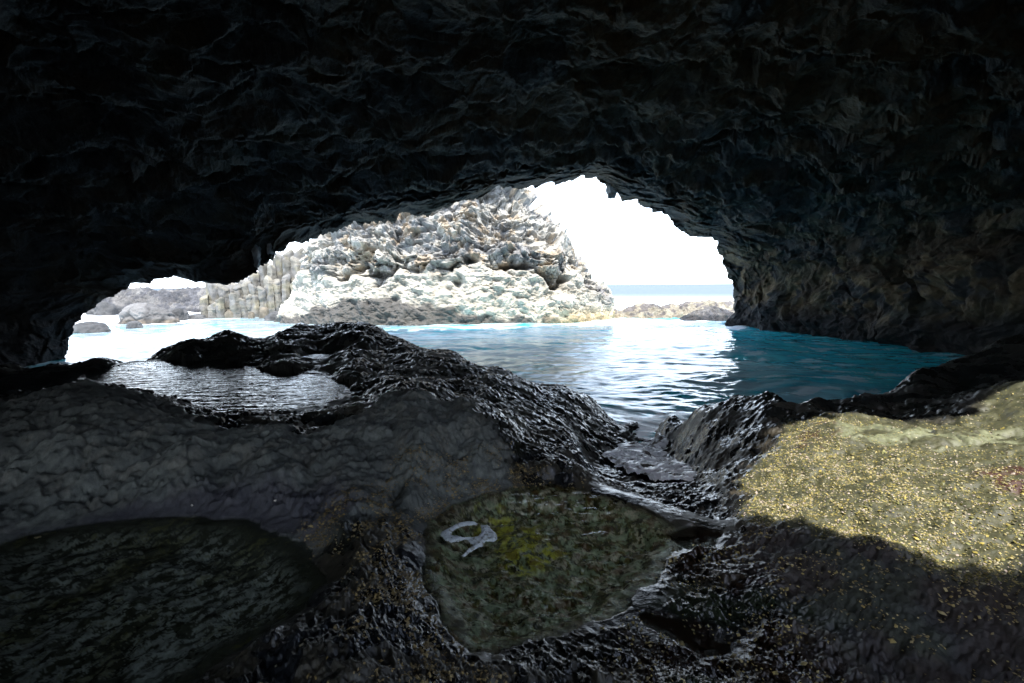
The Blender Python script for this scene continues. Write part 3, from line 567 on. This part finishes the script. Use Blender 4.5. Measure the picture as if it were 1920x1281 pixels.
# ------------------------------------------------------------------ low reefs
def ridge(name, label, cat, top, Y, front, back, colr, mat, amp=.35, seed=0, ny=150, nx=420, group=None, cs=.5):
    top = np.array([at_y(px, py, Y)[[0, 2]] for px, py in top])
    x = np.linspace(top[0, 0], top[-1, 0], nx); zt = np.interp(x, top[:, 0], top[:, 1]); v = np.linspace(-1, 1, ny)
    X, Vv = np.meshgrid(x, v); Zt = np.tile(zt, (ny, 1)); off = np.where(Vv < 0, Vv * front, Vv * back)
    Z = -.6 + (Zt + .6) * (1 - np.abs(Vv) ** 1.8)
    Q = np.stack([X, Y + off, Z], 2).reshape(-1, 3); qw = warp(Q, 1.2, .4, seed)
    a, b, i = worley(qw, cs * 2, seed + 1); a_, b_, i_ = worley(qw, cs * .8, seed + 2)
    h = amp * (.9 * (.6 - a) + .4 * (.6 - a_) + .5 * (fbm(qw, cs, 5, seed + 3, .55, True) - .5) + .6 * fbm(Q, cs * 4, 3, seed + 4))
    env = sstep(0, .12, (Q[:, 0] - x[0]) / (x[-1] - x[0])) * sstep(1, .88, (Q[:, 0] - x[0]) / (x[-1] - x[0])) * .6 + .4
    Q2 = Q.copy(); Q2[:, 2] += h * env; Q2[:, 1] -= .6 * h
    c = colr(Q2, i)
    return tag(mesh_obj(name, Q2, grid_faces(nx, ny), mat, None, True, {'col': c}), label, cat, group)
def col_dark(Q, i):
    c = np.zeros((len(Q), 3), f32) + np.array([.075, .075, .08], f32); c = mixc(c, (.13, .125, .12), sstep(-.1, .3, fbm(Q, 1.2, 4, 401))); c *= (.75 + .5 * i)[:, None]
    return mixc(c, (.035, .035, .04), sstep(.5, .1, Q[:, 2]) * .8)
def col_tan(Q, i):
    c = np.zeros((len(Q), 3), f32) + np.array([.25, .225, .175], f32); c = mixc(c, (.12, .11, .105), sstep(-.1, .15, fbm(Q, .9, 4, 403))); c *= (.8 + .4 * i)[:, None]
    return mixc(c, (.2, .16, .1), sstep(.25, .0, Q[:, 2]) * .5)
ridge('rock_ridge', 'low dark jagged rock ridge beyond the white surf', 'rock ridge', [(120, 575), (165, 566), (190, 555), (215, 546), (250, 543), (272, 541), (290, 546), (320, 546), (345, 544), (385, 543), (440, 540), (500, 545)], 50, 2.2, 6, col_dark, M_stack, .5, 410)
ridge('reef', 'low yellowish rock reef awash between the stack and the cave wall', 'reef', [(1020, 592), (1060, 584), (1100, 578), (1140, 578), (1165, 583), (1185, 576), (1205, 570), (1230, 574), (1250, 573), (1280, 570), (1300, 567), (1325, 563), (1345, 566), (1375, 568), (1420, 566), (1460, 575)], 36, 2.6, 3, col_tan, M_stack, .32, 420, cs=.4)
ridge('rock_ledge', 'black wet rock hump in front of the yellowish reef', 'rock', [(1272, 603), (1290, 594), (1305, 587), (1325, 579), (1340, 577), (1355, 582), (1372, 586), (1400, 590), (1420, 602)], 32.5, 1.6, 2, col_dark, M_stack, .3, 430, nx=200, ny=120, cs=.35)

# ------------------------------------------------------------------ boulders
def ico(sub):
    bm = bmesh.new(); bmesh.ops.create_icosphere(bm, subdivisions=sub, radius=1); V = np.array([v.co[:] for v in bm.verts]); F = np.array([[v.index for v in f.verts] for f in bm.faces]); bm.free(); return V, F
ICO = {k: ico(k) for k in (3, 5, 6)}
def boulder(label, x0, x1, ytop, ybase, colr, seed, depth=1.0, cell=.5, amp=.12, crack=0., name='boulder', group='boulders in the bay', sub=5, boxy=2.6, z0=0., mat=None):
    V, F = ICO[sub]; pb = at_z((x0 + x1) / 2, ybase, z0); Y = pb[1]; l = at_y(x0, ybase, Y)[0]; r = at_y(x1, ybase, Y)[0]; ht = at_y((x0 + x1) / 2, ytop, Y)[2] - z0
    hw = (r - l) / 2; S_ = np.sign(V) * np.abs(V) ** (2 / boxy)
    Q = S_ * [hw, hw * depth, ht * 1.05 + .25] + np.array([(l + r) / 2, Y + hw * depth * .7, z0 - .25]); sz = max(hw, .2); qw = warp(Q, sz * 1.2, sz * .25, seed)
    a, b, i = worley(qw, cell * sz * 2, seed + 1); n = fbm(Q, sz * .9, 5, seed + 2)
    dv = sz * (amp * (1.2 * n + .8 * (.6 - a)) - crack * (1 - sstep(0, .12, b - a)))
    N_ = V / np.linalg.norm(V, axis=1)[:, None]; dv += sz * .10 * fbm(Q, sz * .3, 4, seed + 6, .55, True); Q2 = Q + N_ * dv[:, None]
    c = colr(Q2, i)
    if crack: c = mixc(c, (.05, .05, .05), (1 - sstep(0, .1, b - a)) * .8)
    o = mesh_obj(name, Q2 - pb, F, mat or M_column, None, True, {'col': c}); o.location = pb
    return tag(o, label, 'boulder', group)
def col_grey(Q, i):
    c = np.zeros((len(Q), 3), f32) + np.array([.155, .15, .145], f32); c *= (.8 + .4 * i)[:, None]
    return mixc(c, (.16, .12, .08), sstep(.45, .1, Q[:, 2]) * .7)
def col_blk(Q, i): return (np.zeros((len(Q), 3), f32) + np.array([.09, .09, .09], f32)) * (.7 + .6 * i)[:, None]
def col_brn(Q, i): return (np.zeros((len(Q), 3), f32) + np.array([.17, .145, .11], f32)) * (.6 + .7 * i)[:, None]
boulder('rounded grey boulder split by deep cracks in the surf', 218, 310, 579, 606, col_grey, 501, .7, .55, .16, .07, sub=6)
boulder('dark rough rock beside the cracked grey boulder', 302, 342, 581, 600, col_blk, 502, .8, .4, .22)
boulder('small grey boulder standing alone in front of the cracked one', 234, 259, 604, 615, col_blk, 503, .8, .6, .12)
boulder('flat dark boulder in the water beside the cave pillar', 112, 184, 610, 623, col_blk, 504, .7, .5, .14)
boulder('dark mossy boulder at the foot of the pale stack', 494, 536, 586, 601, col_blk, 505, .8, .5, .14)
boulder('wedge shaped dark rock rising from the white surf', 160, 214, 570, 591, col_blk, 506, .8, .35, .3)
boulder('low black rock just breaking the foam', 350, 382, 590, 597, col_blk, 507, .6, .5, .2)

# ------------------------------------------------------------------ basalt columns
def column_mesh(w, h, lean, seed, parent, org):
    rs = random.Random(seed); nseg, nr = 36, 40; ang0 = rs.random(); sides = rs.choice((5, 6, 6)); V = []
    irr = [rs.uniform(.85, 1.12) for _ in range(sides)]
    for j in range(nr):
        t = j / (nr - 1); 
        sh = 1 - max(0, (t - .95) / .05) ** 2 * .16
        if j == nr - 1: sh = .62
        blk = int(t * h / .75 + seed * .37); jx = math.sin(blk * 12.9) * .035; jy = math.sin(blk * 7.3) * .05; sh *= 1 + .05 * math.sin(blk * 5.1); sh *= .93 if abs((t * h / .75 + seed * .37) % 1 - .5) > .46 else 1
        for k in range(nseg):
            a = 2 * math.pi * k / nseg + ang0; sec = (a % (2 * math.pi / sides)) - math.pi / sides; r = w / 2 * (math.cos(math.pi / sides) / math.cos(sec)) ** 1.0 * irr[int(((a % (2 * math.pi)) / (2 * math.pi)) * sides) % sides] * sh
            V.append((r * math.cos(a) + lean * t * h + jx, r * math.sin(a) + jy + .06 * t * h, -.5 + t * (h + .5) + (.20 * w * math.cos(a * 1.0 + seed) if t > .9 else 0)))
    V.append((lean * h, .06 * h, h + .01)); V = np.array(V); F = grid_faces(nseg, nr, wrap=True)
    # close the top with quads collapsed to triangles
    topi = (nr - 1) * nseg; cap = np.array([[topi + k, topi + (k + 1) % nseg, len(V) - 1, len(V) - 1] for k in range(nseg)])
    W = V + org; n = fbm(W, .6, 4, seed); V[:-1, 0] += .07 * n[:-1]; V[:-1, 1] += .07 * fbm(W, .5, 4, seed + 3)[:-1]; V[:, 2] += .08 * fbm(W, .4, 3, seed + 5) * (V[:, 2] > h * .8)
    tone = rs.uniform(.6, 1.2); c = np.zeros((len(V), 3), f32) + np.array([.20, .187, .158], f32) * tone
    c = mixc(c, (.19, .185, .175), sstep(-.1, .3, fbm(W, .8, 4, 610))); c = mixc(c, (.30, .27, .18), sstep(.15, .4, fbm(W, 1.1, 3, 612)) * .5)
    c = mixc(c, (.16, .15, .14), sstep(.55, .15, V[:, 2]) * .75)
    me_o = mesh_obj('column', V, F, M_column, parent, True, {'col': c})
    # cap faces as triangles
    bm = bmesh.new(); bm.from_mesh(me_o.data); bm.verts.ensure_lookup_table()
    for k in range(nseg):
        try:
            f = bm.faces.new((bm.verts[topi + k], bm.verts[topi + (k + 1) % nseg], bm.verts[len(V) - 1])); f.smooth = True
        except ValueError: pass
    bm.normal_update(); bm.to_mesh(me_o.data); bm.free()
    return me_o
borg = at_y(470, 592, 39.); borg[2] = 0
outcrop = tag(empty('basalt_outcrop', borg), 'pale cliff of upright basalt columns left of the craggy stack', 'basalt columns')
kc = 4 / 3.84 * .25  # the enlarged view the columns were measured in, to photo pixels
def cpx(u): return 100 + u / 3.84
def cpy(v): return 440 + v / 3.84
cols = [  # left, right, top (enlarged view), distance, lean
 (1092, 1185, 352, 39.0, -.02), (1180, 1250, 368, 39.2, -.10), (1240, 1300, 372, 39.5, -.12), (1285, 1350, 365, 39.2, -.13), (1335, 1405, 338, 39.3, -.15), (1395, 1475, 288, 39.8, -.10), (1465, 1535, 222, 40.2, -.06),
 (1525, 1590, 228, 40.0, -.05), (1575, 1645, 148, 40.6, -.03), (1635, 1705, 182, 40.2, -.02), (1695, 1765, 168, 40.4, -.03), (1755, 1830, 178, 40.6, -.01), (1820, 1900, 150, 41.0, 0),
 (1640, 1720, 118, 41.6, 0), (1715, 1800, 112, 41.8, 0), (1560, 1640, 165, 41.4, -.03), (1480, 1560, 215, 41.2, -.05), (1400, 1480, 262, 41.0, -.08), (1320, 1400, 330, 40.6, -.1), (1110, 1210, 350, 40.4, -.03), (1220, 1320, 362, 40.6, -.06),
 (1052, 1112, 446, 38.2, -.02), (1108, 1170, 500, 38.0, -.02), (1162, 1222, 464, 38.2, -.08), (1254, 1324, 434, 38.1, -.10), (1322, 1388, 470, 38.5, -.12), (1398, 1455, 364, 38.7, -.09), (1466, 1525, 378, 38.6, -.05), (1508, 1575, 308, 39.0, -.04), (1570, 1630, 330, 39.3, -.03), (1630, 1690, 290, 39.5, -.02), (1690, 1750, 340, 39.6, -.02), (1380, 1420, 440, 38.5, -.1)]
for i, (l, r, tp, Y, ln) in enumerate(cols):
    a = at_y(cpx(l), cpy(tp), Y); b = at_y(cpx(r), cpy(tp), Y); h = a[2]; org = np.array([(a[0] + b[0]) / 2 - ln * h, Y, 0.])
    o = column_mesh((b[0] - a[0]) * 1.06, h, ln, 700 + i * 7, outcrop, org); o.location = org - borg
stones = [(1335, 1432, 503, 557, 'brown'), (1432, 1478, 526, 580, 'tan'), (1480, 1542, 528, 588, 'tan broken'), (1545, 1600, 522, 566, 'square'), (1600, 1655, 540, 572, 'low'), (1655, 1690, 512, 580, 'upright'), (1230, 1300, 548, 588, 'flat'), (1290, 1338, 530, 560, 'grey'), (1400, 1440, 560, 588, 'wet')]
pos_txt = ['widest brown stone below the tallest column steps', 'tan block right beside the widest brown stone', 'broken tan block in the row under the columns', 'square tan stone under the middle columns', 'low brown stone between the square and upright ones', 'upright tan stone touching the foot of the stack', 'flat brown stone awash under the short columns', 'dark grey stone wedged beside the widest brown one', 'small wet stone in front of the widest brown one']
for i, (l, r, tp, bs, kd) in enumerate(stones):
    boulder(pos_txt[i], cpx(l), cpx(r), cpy(tp), cpy(bs) + 3, col_blk if kd == 'grey' else col_brn, 800 + i * 5, .9, .6, .12, 0, 'stone', 'fallen stones under the basalt columns', 3, 3.2)

# ------------------------------------------------------------------ foam
def curl_z(X, Y, sd): return .882 + .016 * np.sqrt(np.clip(sd / .02, 0, 1)) + .003 * fbm(np.stack([X, Y, X * 0], 1), .02, 3, 901)
def foam_col(X, Y, sd):
    c = np.zeros((len(X), 3), f32) + np.array([.55, .58, .60], f32); return mixc(c, (.3, .3, .27), sstep(.25, .45, fbm(np.stack([X, Y, X * 0], 1), .03, 3, 903)))
k2 = 200 / 1830.
curl_e = [(1065, 392), (1000, 358), (905, 355), (800, 362), (690, 400), (600, 450), (510, 500), (440, 535), (408, 580), (450, 630), (500, 690), (610, 720), (740, 705), (830, 668), (900, 680), (905, 715), (980, 755), (930, 800), (850, 865), (800, 930), (755, 950), (810, 968), (870, 945), (910, 890), (990, 860), (1080, 805), (1140, 790), (1165, 740), (1190, 700), (1270, 700), (1330, 715), (1395, 660), (1398, 590), (1340, 530), (1285, 480), (1235, 415), (1110, 418), (1120, 490), (1115, 560), (1060, 610), (980, 632), (820, 630), (700, 605), (620, 600), (612, 545), (680, 490), (760, 455), (850, 430), (950, 425), (1045, 410)]
curl = pxy([(780 + a * k2, 940 + b * k2) for a, b in curl_e], .882)
tag(field_mesh('foam_curl', curl, .0022, curl_z, M_foam, 905, .004, 0, .03, foam_col), 'grey white loop of foam with a tail floating on the algae pool', 'foam')
chan = pxy([(1128, 852), (1150, 828), (1190, 800), (1235, 790), (1262, 800), (1240, 822), (1262, 850), (1290, 870), (1335, 882), (1335, 905), (1290, 925), (1235, 922), (1170, 890)], .28)
def chan_z(X, Y, sd):
    Q = np.stack([X, Y, X * 0], 1); d = np.hypot(X, Y)
    base = np.interp(d, [4.2, 4.9, 5.6, 6.5, 8.2], [.62, .44, .30, .14, .02])
    return np.minimum(base + .015, np.maximum(ground_at(X, Y) + .045, 0)) + .02 * sstep(0, .1, sd) + .025 * fbm(warp(Q, .3, .1, 911), (.35, .12, 1), 4, 910)
def chan_col(X, Y, sd):
    Q = np.stack([X, Y, X * 0], 1); c = np.zeros((len(X), 3), f32) + np.array([.78, .80, .83], f32)
    return mixc(c, (.10, .09, .08), sstep(.22, .36, fbm(warp(Q, .3, .12, 915), (.5, .10, 1), 4, 914)))
tag(field_mesh('sea_foam', chan, .012, chan_z, M_foam, 916, .12, .02, .3, chan_col), 'frothy white wash running up the channel between the rocks', 'foam', kind='stuff')

# ------------------------------------------------------------------ small growth: flecks of algae and barnacle on the rock
def flecks(name, label, weight, count, size, palette, seed, lift=.3):
    rg = np.random.default_rng(seed)
    area = (RD_g ** 2) * weight; area = np.clip(area, 0, None); p = area / area.sum()
    idx = rg.choice(len(GX), count, p=p); n = len(idx)
    O = np.array([[1, 0, 0], [0, 1, 0], [-1, 0, 0], [0, -1, 0], [.1, .1, 1], [0, 0, -1]]); T = np.array([[0, 1, 4], [1, 2, 4], [2, 3, 4], [3, 0, 4], [1, 0, 5], [2, 1, 5], [3, 2, 5], [0, 3, 5]])
    s = size * rg.lognormal(0, .35, n); a = rg.uniform(0, 6.28, n); pos = Gv[idx] + rg.normal(0, .006, (n, 3)) * [1, 1, 0]
    L = O[None] * np.stack([s * rg.uniform(.7, 1.3, n), s * rg.uniform(.6, 1.1, n), s * rg.uniform(.3, .6, n)], 1)[:, None, :]
    tl = rg.normal(0, .35, (n, 2)); X = L[..., 0] * np.cos(a)[:, None] - L[..., 1] * np.sin(a)[:, None]; Y = L[..., 0] * np.sin(a)[:, None] + L[..., 1] * np.cos(a)[:, None]; Z = L[..., 2] + X * tl[:, :1] + Y * tl[:, 1:]
    V = np.stack([X, Y, Z], 2) + pos[:, None, :] + np.array([0, 0, lift * size])
    F = (T[None] + 6 * np.arange(n)[:, None, None]).reshape(-1, 3); pal = np.array(palette, f32); c = pal[rg.integers(0, len(pal), n)] * rg.uniform(.6, 1.2, (n, 1)); c = np.repeat(c, 6, 0)
    o = mesh_obj(name, V.reshape(-1, 3), F, M_fleck, None, False, {'col': c.astype(f32)}); tag(o, label, 'algae', kind='stuff'); return o
RD_g = np.hypot(GX, GY); inview = (np.abs(np.arctan2(GX, GY)) < math.radians(52)) & (RD_g > 1.3)
M_fleck, nt, N, L = new_mat('wet_growth'); out = N.new('ShaderNodeOutputMaterial'); b = N.new('ShaderNodeBsdfPrincipled'); L.new(b.outputs[0], out.inputs[0]); at = N.new('ShaderNodeAttribute'); at.attribute_name = 'col'; L.new(at.outputs['Color'], b.inputs['Base Color']); b.inputs['Roughness'].default_value = .55; b.inputs['Specular IOR Level'].default_value = .3
pool_in = np.max(np.stack([poolsd[k] for k in poolsd]), 0); dryp = (pool_in < .02)
yel = [(.33, .27, .07), (.36, .30, .12), (.22, .19, .06), (.42, .38, .25), (.37, .31, .27), (.13, .12, .05), (.17, .17, .06)]
brn = [(.26, .18, .07), (.22, .16, .08), (.30, .22, .10), (.16, .13, .08)]
flecks('algae', 'dense yellow and pink algae flecks over the sunlit slab', slab * (1 - pale * .75) * (1 - .85 * sstep(2.2, 3.9, GX)) * inview * dryp * (.35 + sstep(-.3, .3, n_m)) / np.maximum(RD_g, 1) ** .6, 24000, .0050, yel, 951)
flecks('algae', 'sparse yellow algae flecks over the shaded lower slabs', lr * inview * dryp * sstep(-.3, .35, n_m) / np.maximum(RD_g, 1) ** .8, 2100, .006, [(.34, .26, .09), (.28, .22, .09), (.36, .29, .14)], 953)
mid = zone([(560, 950), (680, 930), (800, 870), (960, 850), (1100, 880), (1000, 905), (880, 930), (800, 980), (790, 1080), (820, 1180), (900, 1240), (700, 1290), (560, 1290), (620, 1150), (660, 1060)], 1.02, .12, .2, 112)
flecks('algae', 'brown and ochre growth speckling the rock between the pools', mid * inview * dryp * sstep(-.3, .35, n_m) / np.maximum(RD_g, 1), 5000, .0065, brn, 955)

# ------------------------------------------------------------------ odd bits lying on the dry rock
def chip(label, px, py, z, w, hgt, colr, seed, ang):
    p = at_z(px, py, z); p[2] = ground_at([p[0]], [p[1]])[0]; V, F = ICO[3]; Q = V * [w, w * .45, hgt]; ca_, sa_ = math.cos(ang), math.sin(ang)
    Q = np.stack([Q[:, 0] * ca_ - Q[:, 1] * sa_, Q[:, 0] * sa_ + Q[:, 1] * ca_, Q[:, 2] + hgt * .6], 1); Q += .2 * w * np.stack([fbm(Q + seed, w, 3, seed + k) for k in range(3)], 1)
    o = mesh_obj('shell_fragment', Q, F, M_fleck, None, True, {'col': np.zeros((len(V), 3), f32) + np.array(colr, f32)}); o.location = p
    tag(o, label, 'shell', 'pale fragments on the dry rock')
chip('long tan fragment lying on the dry rock left of the dim pool', 62, 951, 1.1, .022, .006, (.5, .38, .24), 961, .1)
chip('white three cornered fragment on the dry grey rock', 512, 886, 1.2, .014, .006, (.75, .66, .55), 963, .8)
chip('small round grey fragment on the dry grey rock', 355, 897, 1.15, .009, .008, (.45, .42, .38), 965, 0)
print('faces', sum(len(o.data.polygons) for o in C.objects if o.type == 'MESH'))
